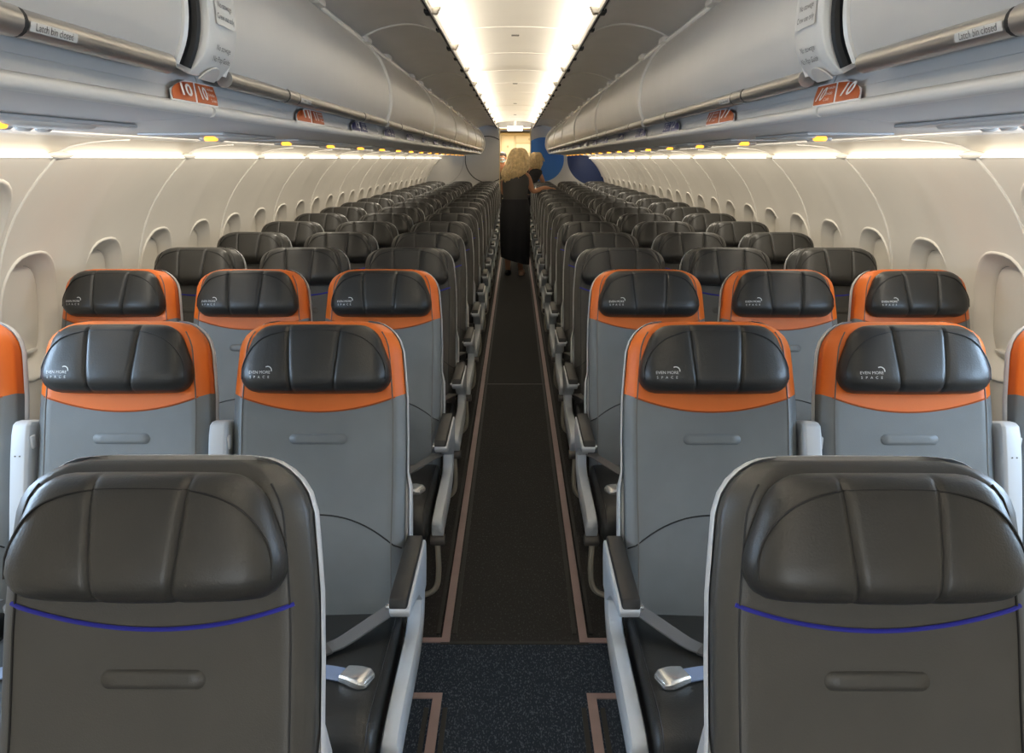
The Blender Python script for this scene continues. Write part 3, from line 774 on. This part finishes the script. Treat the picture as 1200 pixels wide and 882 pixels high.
def seat(num, R, sd, pos):
    """pos 0 aisle, 1 middle, 2 window; sd -1 left block, 1 right block"""
    side = 'left' if sd < 0 else 'right'
    pn = ('aisle', 'middle', 'window')[pos]
    sty = 'orange' if num in (10, 11) else 'dark'
    if num == 9: lab = 'charcoal leather front seat with blue piping, nearest the camera %s of the aisle' % side; grp = 'front row seats'
    elif sty == 'orange':
        lab = 'grey leather %s seat with orange headrest border, %s side, %s orange row' % (pn, side, 'nearer' if num == 10 else 'farther'); grp = 'orange bordered seats'
    else:
        lab = 'charcoal leather %s seat on the %s, in the %s dark row behind the orange seats' % (pn, side, ordn[num - 12]); grp = 'charcoal seats in the rear rows'
    r = thing('passenger_seat', lab, 'seat', (sd * (SEAT_X + SEAT_X * pos), R - .40, .006), grp)
    if num == 9: r.scale = (1, 1, .99)
    m = SM[sty]
    link('backrest', m['lower'], r)
    link('top_cover', m['upper'], r)
    h = link('headrest', m['head'], r)
    link('edge_seam', m['edge'], h)
    if sty == 'orange': link('lettering', S_['letter'], h)
    link('piping', m['piping'], r); link('back_tab', m['tab'], r); link('lumbar_seam', m['lumbar'], r)
    link('side_seam', m['seamL'], r); link('side_seam', m['seamR'], r)
    link('back_shell', S_['shell'][-sd if pos == 0 else 0], r)
    link('cushion', S_['cushion'], r)
    link('cushion_seam', S_['cseam'][1], r); link('cushion_seam', S_['cseam'][-1], r)
    ai = -sd                                             # direction of the aisle
    bs = AS[ai] if pos != 1 else AS[-ai]
    b = link('seat_belt', bs['strap'], r); link('clip', bs['clip'], b); link('tongue', bs['tongue'], b)
    wb = link('belt_webbing', bs['web'], r); link('buckle', bs['buckle'], wb)
    if pos == 0:
        a = link('armrest', AS[ai]['arm'], r); link('pad', AS[ai]['pad'], a); link('button', AS[ai]['but'], a)
        f = link('side_fairing', AS[ai]['fair'], r); link('knob', AS[ai]['knob'], f)
        link('luggage_bar', AS[ai]['bar'], r)
    if pos == 1:
        for q in (-1, 1):
            o = link('raised_armrest', S_['raised'], r, (q * SEAT_X / 2, 0, 0)); link('screws', S_['screws'], o); link('button', S_['rbut'], o)
    if pos != 1: link('leg', S_['leg'], r, (0 if ai > 0 else -.2, 0, 0))
    return r
for num, R in ROWS:
    for sd in (-1, 1):
        for pos in (0, 1, 2):
            if num == 9 and pos > 0: continue
            seat(num, R, sd, pos)

# ------------------------------------------------------------------ rear bulkhead and galley
def bulk(sd, m, nm):
    prof = [(.31, .0)] + [(wall_x(z) + .02, z) for z in (0, .3, .6, .85, 1.05, 1.235, 1.37, 1.49, 1.585)] + [(1.58, 1.68), (1.35, 2.1), (.8, 2.31), (.31, 2.31)]
    g = G(); g.rings([[(sd * x, 0, z) for x, z in prof], [(sd * x, .04, z) for x, z in prof]])
    return struct(nm, g.mesh('bulkhead', m, False), (0, BULK, 0))
base = (.56, .545, .52)
bulk(-1, disc_wall('bulkhead_left_print_shadow', base, [(-.545, 1.565, .44, (.05, .045, .04), .010), (-.545, 1.565, .428, (.53, .515, .49), 0), (-1.52, 1.565, .50, (.42, .41, .39), .008)]), 'wall_rear_left')  # dark ring puts the circle panel's shadow line into the colour
bulk(1, disc_wall('bulkhead_right_print', base, [(.545, 1.565, .42, (.035, .17, .52), 0), (1.55, 1.60, .52, (.022, .045, .15), 0)]), 'wall_rear_right')
struct('trim_90', G().box((0, BULK + .02, 2.235), (.62, .05, .13)).mesh('doorway_header', 'white', True, .005), label='white header above the galley doorway')
for i, sd in enumerate((-1, 1)):
    struct('trim_%d' % (91 + i), G().box((sd * .305, BULK + .02, 1.08), (.018, .06, 2.16)).mesh('doorway_post', 'galleyd', True, .004), label='doorway post at the galley entrance on the ' + ('left' if sd < 0 else 'right'))
struct('wall_galley_left', G().box((-1.05, 17.2, 1.1), (.04, 2.76, 2.2)).mesh('galley_wall', 'galley', False))
struct('wall_galley_right', G().box((1.05, 17.2, 1.1), (.04, 2.76, 2.2)).mesh('galley_wall', 'galley', False))
struct('wall_galley_back', G().box((0, 18.5, 1.1), (2.2, .04, 2.2)).mesh('galley_wall', 'galley', False))
struct('wall_front', G().box((0, FRONT - .02, 1.1), (3.9, .04, 2.3)).mesh('front_wall', 'wall', False))
link('galley_ceiling', G().box((0, 17.2, 2.22), (2.2, 2.8, .03)).mesh('galley_ceiling', 'galley', False), C)
cab = thing('galley_cabinet', 'cream galley cabinet with framed doors beyond the rear doorway', 'cabinet', (0, 18.1, .0))
link('body', G().box((0, .18, 1.08), (1.9, .36, 2.12)).mesh('cabinet_body', 'galley', True, .004), cab)
for (x0, x1, z0, z1) in ((-.62, -.33, 1.62, 2.08), (-.31, -.02, 1.62, 2.08), (-.31, -.02, .98, 1.60), (-.62, -.33, .98, 1.60), (.02, .62, 1.92, 2.08), (.02, .62, 1.50, 1.90), (.02, .62, .80, 1.48), (-.62, -.02, .10, .96), (.02, .62, .1, .78)):
    d = link('door', G().box(((x0 + x1) / 2, -.010, (z0 + z1) / 2), (x1 - x0, .02, z1 - z0)).mesh('cabinet_door', 'galley', True, .006), cab)
    link('frame', G().box(((x0 + x1) / 2, -.002, (z0 + z1) / 2), (x1 - x0 + .016, .012, z1 - z0 + .016)).mesh('cabinet_frame', 'galleyd', False), d)
    xl, zl = (x0 + x1) / 2, (z0 + z1) / 2
    link('latch', G().tube([(xl, -.018, zl), (xl, -.03, zl)], .026, 14).mesh('cabinet_latch', 'galleyd', True, .003), d)
for sd in (-1, 1):
    t = thing('galley_light', 'small bright ceiling light inside the galley, %s side' % ('left' if sd < 0 else 'right'), 'light', (sd * .24, 16.2, 2.186), 'galley ceiling lights')
    link('housing', G().box((0, 0, .012), (.17, .26, .02)).mesh('light_housing', 'white', True, .004), t)
    link('diffuser', G().box((0, 0, -.002), (.15, .24, .012)).mesh('light_diffuser', 'glowexit', True, .003), t)
ex = thing('exit_sign', 'glowing white lit sign on the ceiling before the rear doorway', 'sign', (0, 15.3, 2.135))
link('housing', G().box((0, .012, .0), (.31, .03, .10)).mesh('sign_housing', 'white', True, .006), ex)
link('hanger', G().box((0, .012, .085), (.05, .02, .10)).mesh('sign_hanger', 'white', True, .003), ex)
link('face', G().box((0, -.008, -.002), (.28, .012, .085)).mesh('sign_face', 'glowexit', True, .004), ex)

# ------------------------------------------------------------------ people
def skin_body(name, joints, edges, m, parent, root=0, sub=2):
    """joints: list of (x, y, z, rx, ry)"""
    me = bpy.data.meshes.new(name); me.from_pydata([j[:3] for j in joints], edges, [])
    o = link(name, me, parent); o.data.materials.append(M[m])
    md = o.modifiers.new('skin', 'SKIN'); md.use_smooth_shade = True
    for i, sv in enumerate(me.skin_vertices[0].data):
        r = joints[i][3]; sv.radius = (r, joints[i][4] if len(joints[i]) > 4 else r); sv.use_root = (i == root)
    ss = o.modifiers.new('sub', 'SUBSURF'); ss.levels = sub; ss.render_levels = sub
    return o
def loft_body(secs, n=28, fold=0., nf=9):
    """secs: (cx, cy, cz, rx, ry[, tilt in x])"""
    rings = []
    for k, sc in enumerate(secs):
        cx, cy, cz, rx, ry = sc[:5]; tl = sc[5] if len(sc) > 5 else 0
        f = fold * k / (len(secs) - 1); ring = []
        for i in range(n):
            q = 2 * math.pi * i / n; w_ = 1 + f * math.cos(nf * q + .7)
            ring.append((cx + rx * math.cos(q) * w_, cy + ry * math.sin(q) * w_, cz + tl * math.cos(q)))
        rings.append(ring)
    return G().rings(rings)
def hand(J, E, wrist, dirv, side, down):
    """five fingers that fan from a palm; wrist is an index into J; side points to the thumb"""
    W_ = Vector(J[wrist][:3]); d = Vector(dirv).normalized(); s = Vector(side).normalized(); dn = Vector(down).normalized()
    p = W_ + d * .05; J.append((*p, .026, .016)); pi = len(J) - 1; E.append((wrist, pi))
    for k, (off, ln) in enumerate(((.026, .062), (.009, .072), (-.009, .068), (-.026, .054))):
        b = p + d * .036 + s * off; J.append((*b, .0095)); bi = len(J) - 1; E.append((pi, bi))
        c = b + d * ln * .5 + s * off * .25 + dn * .003; J.append((*c, .0085)); E.append((bi, len(J) - 1)); ci = len(J) - 1
        e = c + d * ln * .5 + dn * .014; J.append((*e, .007)); E.append((ci, len(J) - 1))
    t = W_ + d * .03 + s * .035; J.append((*t, .011)); E.append((pi, len(J) - 1)); ti = len(J) - 1
    t2 = t + d * .035 + s * .018 + dn * .006; J.append((*t2, .009)); E.append((ti, len(J) - 1))
def face(parent, c, fwd, m_skin='skin', mask=False):
    c = Vector(c); f = Vector(fwd).normalized(); r = f.cross(Vector((0, 0, 1))).normalized()
    for q in (-1, 1):
        o = c + f * .088 + r * (.032 * q) + Vector((0, 0, .008))
        link('eye', G().rings([[o + r * a * math.cos(t) + Vector((0, 0, b * math.sin(t))) + f * dd for t in [2 * math.pi * i / 10 for i in range(10)]] for a, b, dd in ((.013, .008, -.006), (.010, .006, .003), (.003, .002, .005))]).mesh('eye', 'eye'), parent)
        oe = c + r * (.078 * q) - f * .005
        link('ear', G().rings([[oe + f * a * math.cos(t) + Vector((0, 0, a * 1.6 * math.sin(t))) + r * q * dd for t in [2 * math.pi * i / 10 for i in range(10)]] for a, dd in ((.014, -.01), (.018, .006), (.008, .010))]).mesh('ear', m_skin), parent)
    link('nose', G().tube([c + f * .085 + Vector((0, 0, .005)), c + f * .102 + Vector((0, 0, -.018)), c + f * .108 + Vector((0, 0, -.032)), c + f * .088 + Vector((0, 0, -.038))], [.008, .011, .013, .008], 8).mesh('nose', m_skin), parent)
    if not mask:
        link('mouth', G().tube([c + f * .090 - r * .022 + Vector((0, 0, -.062)), c + f * .097 + Vector((0, 0, -.062)), c + f * .090 + r * .022 + Vector((0, 0, -.062))], .005, 6).mesh('mouth', 'orange_sign'), parent)
def person(label, loc, J, E, m='skin', root=0):
    r = thing('person', label, 'person', loc)
    return r, skin_body('body', J, E, m, r, root)

# the woman bending over the aisle seat, seen from behind
J = [(0, 0, .93, .135, .105), (0, .03, 1.05, .115, .09), (.005, .09, 1.22, .13, .095), (.02, .15, 1.36, .085, .075), (.03, .19, 1.44, .05, .05), (.04, .225, 1.51, .075, .085), (.045, .245, 1.59, .078, .088), (.05, .25, 1.635, .05, .06),
     (-.14, .14, 1.35, .052), (-.165, .26, 1.12, .040), (-.10, .42, 1.06, .029),
     (.17, .15, 1.35, .054), (.245, .20, 1.13, .043), (.42, .25, 1.185, .031),
     (-.095, -.01, .88, .095), (-.10, 0, .50, .062), (-.10, -.03, .10, .038), (-.10, .08, .035, .034), (-.10, .14, .03, .026),
     (.095, -.01, .88, .095), (.085, .02, .50, .062), (.075, -.02, .10, .038), (.095, .08, .035, .034), (.105, .14, .03, .026)]
E = [(0, 1), (1, 2), (2, 3), (3, 4), (4, 5), (5, 6), (6, 7), (3, 8), (8, 9), (9, 10), (3, 11), (11, 12), (12, 13), (0, 14), (14, 15), (15, 16), (16, 17), (17, 18), (0, 19), (19, 20), (20, 21), (21, 22), (22, 23)]
hand(J, E, 13, (1, .10, -.06), (0, 1, 0), (0, 0, -1)); hand(J, E, 10, (.3, 1, -.2), (1, -.3, 0), (0, 0, -1))
wr, wb = person('woman with long blond hair in a dark sleeveless top leaning over an aisle seat', (0, 10.82, .006), J, E)
link('top', loft_body([(0, .02, .97, .175, .125), (0, .03, 1.05, .165, .122), (.003, .06, 1.14, .172, .125), (.008, .10, 1.24, .185, .128), (.014, .13, 1.32, .178, .115), (.02, .15, 1.38, .135, .095), (.026, .17, 1.425, .08, .075)], fold=.0).mesh('woman_top', 'top'), wr)
link('skirt', loft_body([(0, .01, 1.03, .175, .128), (0, 0, .93, .200, .150), (0, -.01, .82, .212, .165), (0, -.01, .6, .210, .17), (.0, 0, .40, .205, .17, .0), (.0, 0, .24, .200, .17, -.05), (.0, 0, .20, .196, .165, -.055)], 54, .04).mesh('woman_skirt', 'skirt'), wr)
def hair(parent, secs, locks=44, seed=3):
    """a head of hair: the full mass plus many tapering locks that follow it down"""
    rnd = random.Random(seed); g = G(); rings = []
    for (cx, cy, cz, rx, ry) in secs:
        rings.append([(cx + rx * math.cos(q) * (1 + .035 * math.sin(13 * q + cz * 30)), cy + ry * math.sin(q) * (1 + .035 * math.sin(11 * q)), cz) for q in [2 * math.pi * i / 40 for i in range(40)]])
    g.rings(rings)
    for k in range(locks):
        q = math.pi * (1.0 + rnd.random()) if k % 5 else 2 * math.pi * rnd.random()
        a, b = rnd.choice((0, 1)), len(secs) - 1 - rnd.choice((0, 0, 1, 1, 2, 3)); pts = []; w0 = rnd.uniform(-.25, .25)
        for n_, (cx, cy, cz, rx, ry) in enumerate(secs[a:b + 1]):
            f = n_ / max(b - a, 1); qq = q + w0 * f
            pts.append((cx + (rx * (1.0 + .03 * f) + .004) * math.cos(qq) + .03 * f * f * rnd.uniform(-1, 1), cy + (ry + .005) * math.sin(qq), cz))
        x, y, z = pts[-1]; pts.append((x + rnd.uniform(-.03, .01), y - .005, z - rnd.uniform(.02, .06)))
        pc = crom(pts, 3); m_ = len(pc) - 1
        g.tube(pc, [.004 + .013 * math.sin(math.pi * min(1, (i / m_) * .9 + .08)) for i in range(m_)] + [.002], 6)
    return link('hair', g.mesh('hair', 'hair'), parent)
hair(wr, [(.05, .245, 1.715, .02, .02), (.05, .24, 1.70, .07, .065), (.048, .225, 1.66, .108, .10), (.045, .205, 1.60, .130, .115), (.040, .175, 1.52, .145, .115), (.02, .14, 1.45, .155, .105), (-.01, .10, 1.40, .150, .085), (-.04, .07, 1.36, .120, .055), (-.07, .055, 1.325, .075, .03), (-.09, .05, 1.31, .03, .015)])
for x, m, sole in ((-.10, 'shoe', .14), (.088, 'shoeb', .10)):
    pts = [(x, -.085, .03), (x, -.06, .035), (x, .0, .036), (x + .005, .08, .032), (x + .01, .15, .028), (x + .01, .185, .022)]
    link('shoe', G().tube(pts, [.026, .044, .046, .047, .045, .022], 12).mesh('shoe', m), wr, (0, 0, -.004)).scale = (1, 1, 1)
link('waistband', loft_body([(0, .012, 1.045, .182, .134), (0, .010, 1.02, .186, .138), (0, .008, .998, .190, .140)]).mesh('waistband', 'skirt'), wr)
face(wr, (.045, .25, 1.575), (.1, 1, -.3))

# second blond person, mostly hidden by the woman and the seats
J = [(0, 0, .93, .13, .105), (.05, .02, 1.06, .12, .09), (.13, .04, 1.22, .13, .10), (.20, .06, 1.34, .09, .08), (.24, .08, 1.41, .05, .05), (.26, .10, 1.48, .07, .082), (.265, .105, 1.555, .075, .085), (.27, .105, 1.60, .05, .06),
     (.06, .06, 1.33, .052), (.02, .2, 1.12, .042), (.12, .36, 1.12, .03), (.34, .06, 1.30, .055), (.42, .2, 1.10, .043), (.36, .36, 1.08, .03),
     (-.09, 0, .88, .09), (-.09, 0, .5, .062), (-.09, -.02, .1, .04), (-.09, .12, .035, .034), (.09, 0, .88, .09), (.09, 0, .5, .062), (.09, -.02, .1, .04), (.09, .12, .035, .034)]
E = [(0, 1), (1, 2), (2, 3), (3, 4), (4, 5), (5, 6), (6, 7), (3, 8), (8, 9), (9, 10), (3, 11), (11, 12), (12, 13), (0, 14), (14, 15), (15, 16), (16, 17), (0, 18), (18, 19), (19, 20), (20, 21)]
hand(J, E, 10, (.3, 1, 0), (1, -.3, 0), (0, 0, -1)); hand(J, E, 13, (-.2, 1, 0), (-1, 0, 0), (0, 0, -1))
pr_, pb = person('person with short blond hair and black top bending behind the woman', (.12, 14.55, .006), J, E)
link('top', loft_body([(.02, .0, .95, .17, .125), (.06, .02, 1.08, .165, .12), (.13, .04, 1.22, .195, .13), (.18, .055, 1.31, .20, .12), (.21, .06, 1.36, .17, .10), (.235, .075, 1.40, .09, .075)]).mesh('black_top', 'skirt'), pr_)
link('trousers', skin_body('trousers_legs', [(0, 0, .95, .14, .12), (-.09, 0, .86, .10), (-.09, 0, .5, .075), (-.09, -.02, .08, .06), (.09, 0, .86, .10), (.09, 0, .5, .075), (.09, -.02, .08, .06)], [(0, 1), (1, 2), (2, 3), (0, 4), (4, 5), (5, 6)], 'skirt', pr_, 0, 1).data, pr_) if False else skin_body('trousers', [(0, 0, .95, .14, .12), (-.09, 0, .86, .10), (-.09, 0, .5, .075), (-.09, -.02, .08, .06), (.09, 0, .86, .10), (.09, 0, .5, .075), (.09, -.02, .08, .06)], [(0, 1), (1, 2), (2, 3), (0, 4), (4, 5), (5, 6)], 'skirt', pr_, 0, 1)
hair(pr_, [(.27, .10, 1.685, .02, .02), (.27, .10, 1.67, .07, .07), (.268, .095, 1.62, .100, .105), (.262, .085, 1.55, .112, .110), (.258, .075, 1.48, .108, .095), (.262, .07, 1.43, .085, .07), (.265, .07, 1.40, .05, .04)])
face(pr_, (.265, .11, 1.545), (.1, 1, -.2))

# crew member with a mask in the galley, facing the cabin
J = [(0, 0, .95, .13, .105), (0, -.01, 1.08, .115, .09), (0, 0, 1.26, .135, .10), (0, 0, 1.38, .09, .075), (0, -.005, 1.46, .05, .05), (0, -.02, 1.53, .07, .08), (0, -.015, 1.605, .076, .088), (0, -.01, 1.65, .055, .065),
     (-.16, 0, 1.36, .052), (-.20, -.05, 1.12, .042), (-.05, -.18, 1.33, .03), (.16, 0, 1.36, .052), (.20, -.05, 1.12, .042), (.04, -.19, 1.30, .03),
     (-.09, 0, .88, .09), (-.09, 0, .5, .062), (-.09, .02, .1, .04), (-.09, -.12, .035, .034), (.09, 0, .88, .09), (.09, 0, .5, .062), (.09, .02, .1, .04), (.09, -.12, .035, .034)]
E = [(0, 1), (1, 2), (2, 3), (3, 4), (4, 5), (5, 6), (6, 7), (3, 8), (8, 9), (9, 10), (3, 11), (11, 12), (12, 13), (0, 14), (14, 15), (15, 16), (16, 17), (0, 18), (18, 19), (19, 20), (20, 21)]
hand(J, E, 10, (.4, -.1, 1), (1, 0, -.3), (0, 1, 0)); hand(J, E, 13, (-.4, -.1, 1), (-1, 0, -.3), (0, 1, 0))
cr_, cb = person('crew member wearing a pale blue face mask, standing in the galley', (-.265, 16.75, .006), J, E)
link('jacket', loft_body([(0, 0, .9, .18, .13), (0, -.01, 1.05, .165, .12), (0, 0, 1.2, .185, .13), (0, 0, 1.32, .185, .115), (0, 0, 1.39, .13, .09), (0, 0, 1.43, .07, .065)]).mesh('crew_jacket', 'skirt'), cr_)
skin_body('trousers', [(0, 0, .95, .14, .12), (-.09, 0, .86, .10), (-.09, 0, .5, .075), (-.09, .02, .08, .06), (.09, 0, .86, .10), (.09, 0, .5, .075), (.09, .02, .08, .06)], [(0, 1), (1, 2), (2, 3), (0, 4), (4, 5), (5, 6)], 'skirt', cr_, 0, 1)
face(cr_, (0, -.02, 1.585), (0, -1, 0), mask=True)
mk = [[(.062 * k * math.cos(q) if True else 0, -.105 - dd + .05 * abs(math.cos(q)) ** 2, 1.545 + .048 * k * math.sin(q)) for q in [2 * math.pi * i / 20 for i in range(20)]] for k, dd in ((1.05, -.012), (1, .0), (.7, .016), (.2, .022))]
link('face_mask', G().rings(mk).mesh('face_mask', 'mask'), cr_)
hr = [[(rx * math.cos(q), cy + ry * math.sin(q), cz) for q in [2 * math.pi * i / 24 for i in range(24)]] for cy, cz, rx, ry in ((-.005, 1.712, .02, .02), (-.005, 1.70, .06, .07), (.005, 1.665, .086, .094), (.022, 1.62, .090, .085), (.032, 1.56, .082, .068), (.035, 1.51, .06, .045))]
link('hair', G().rings(hr).mesh('crew_hair', 'knob'), cr_)
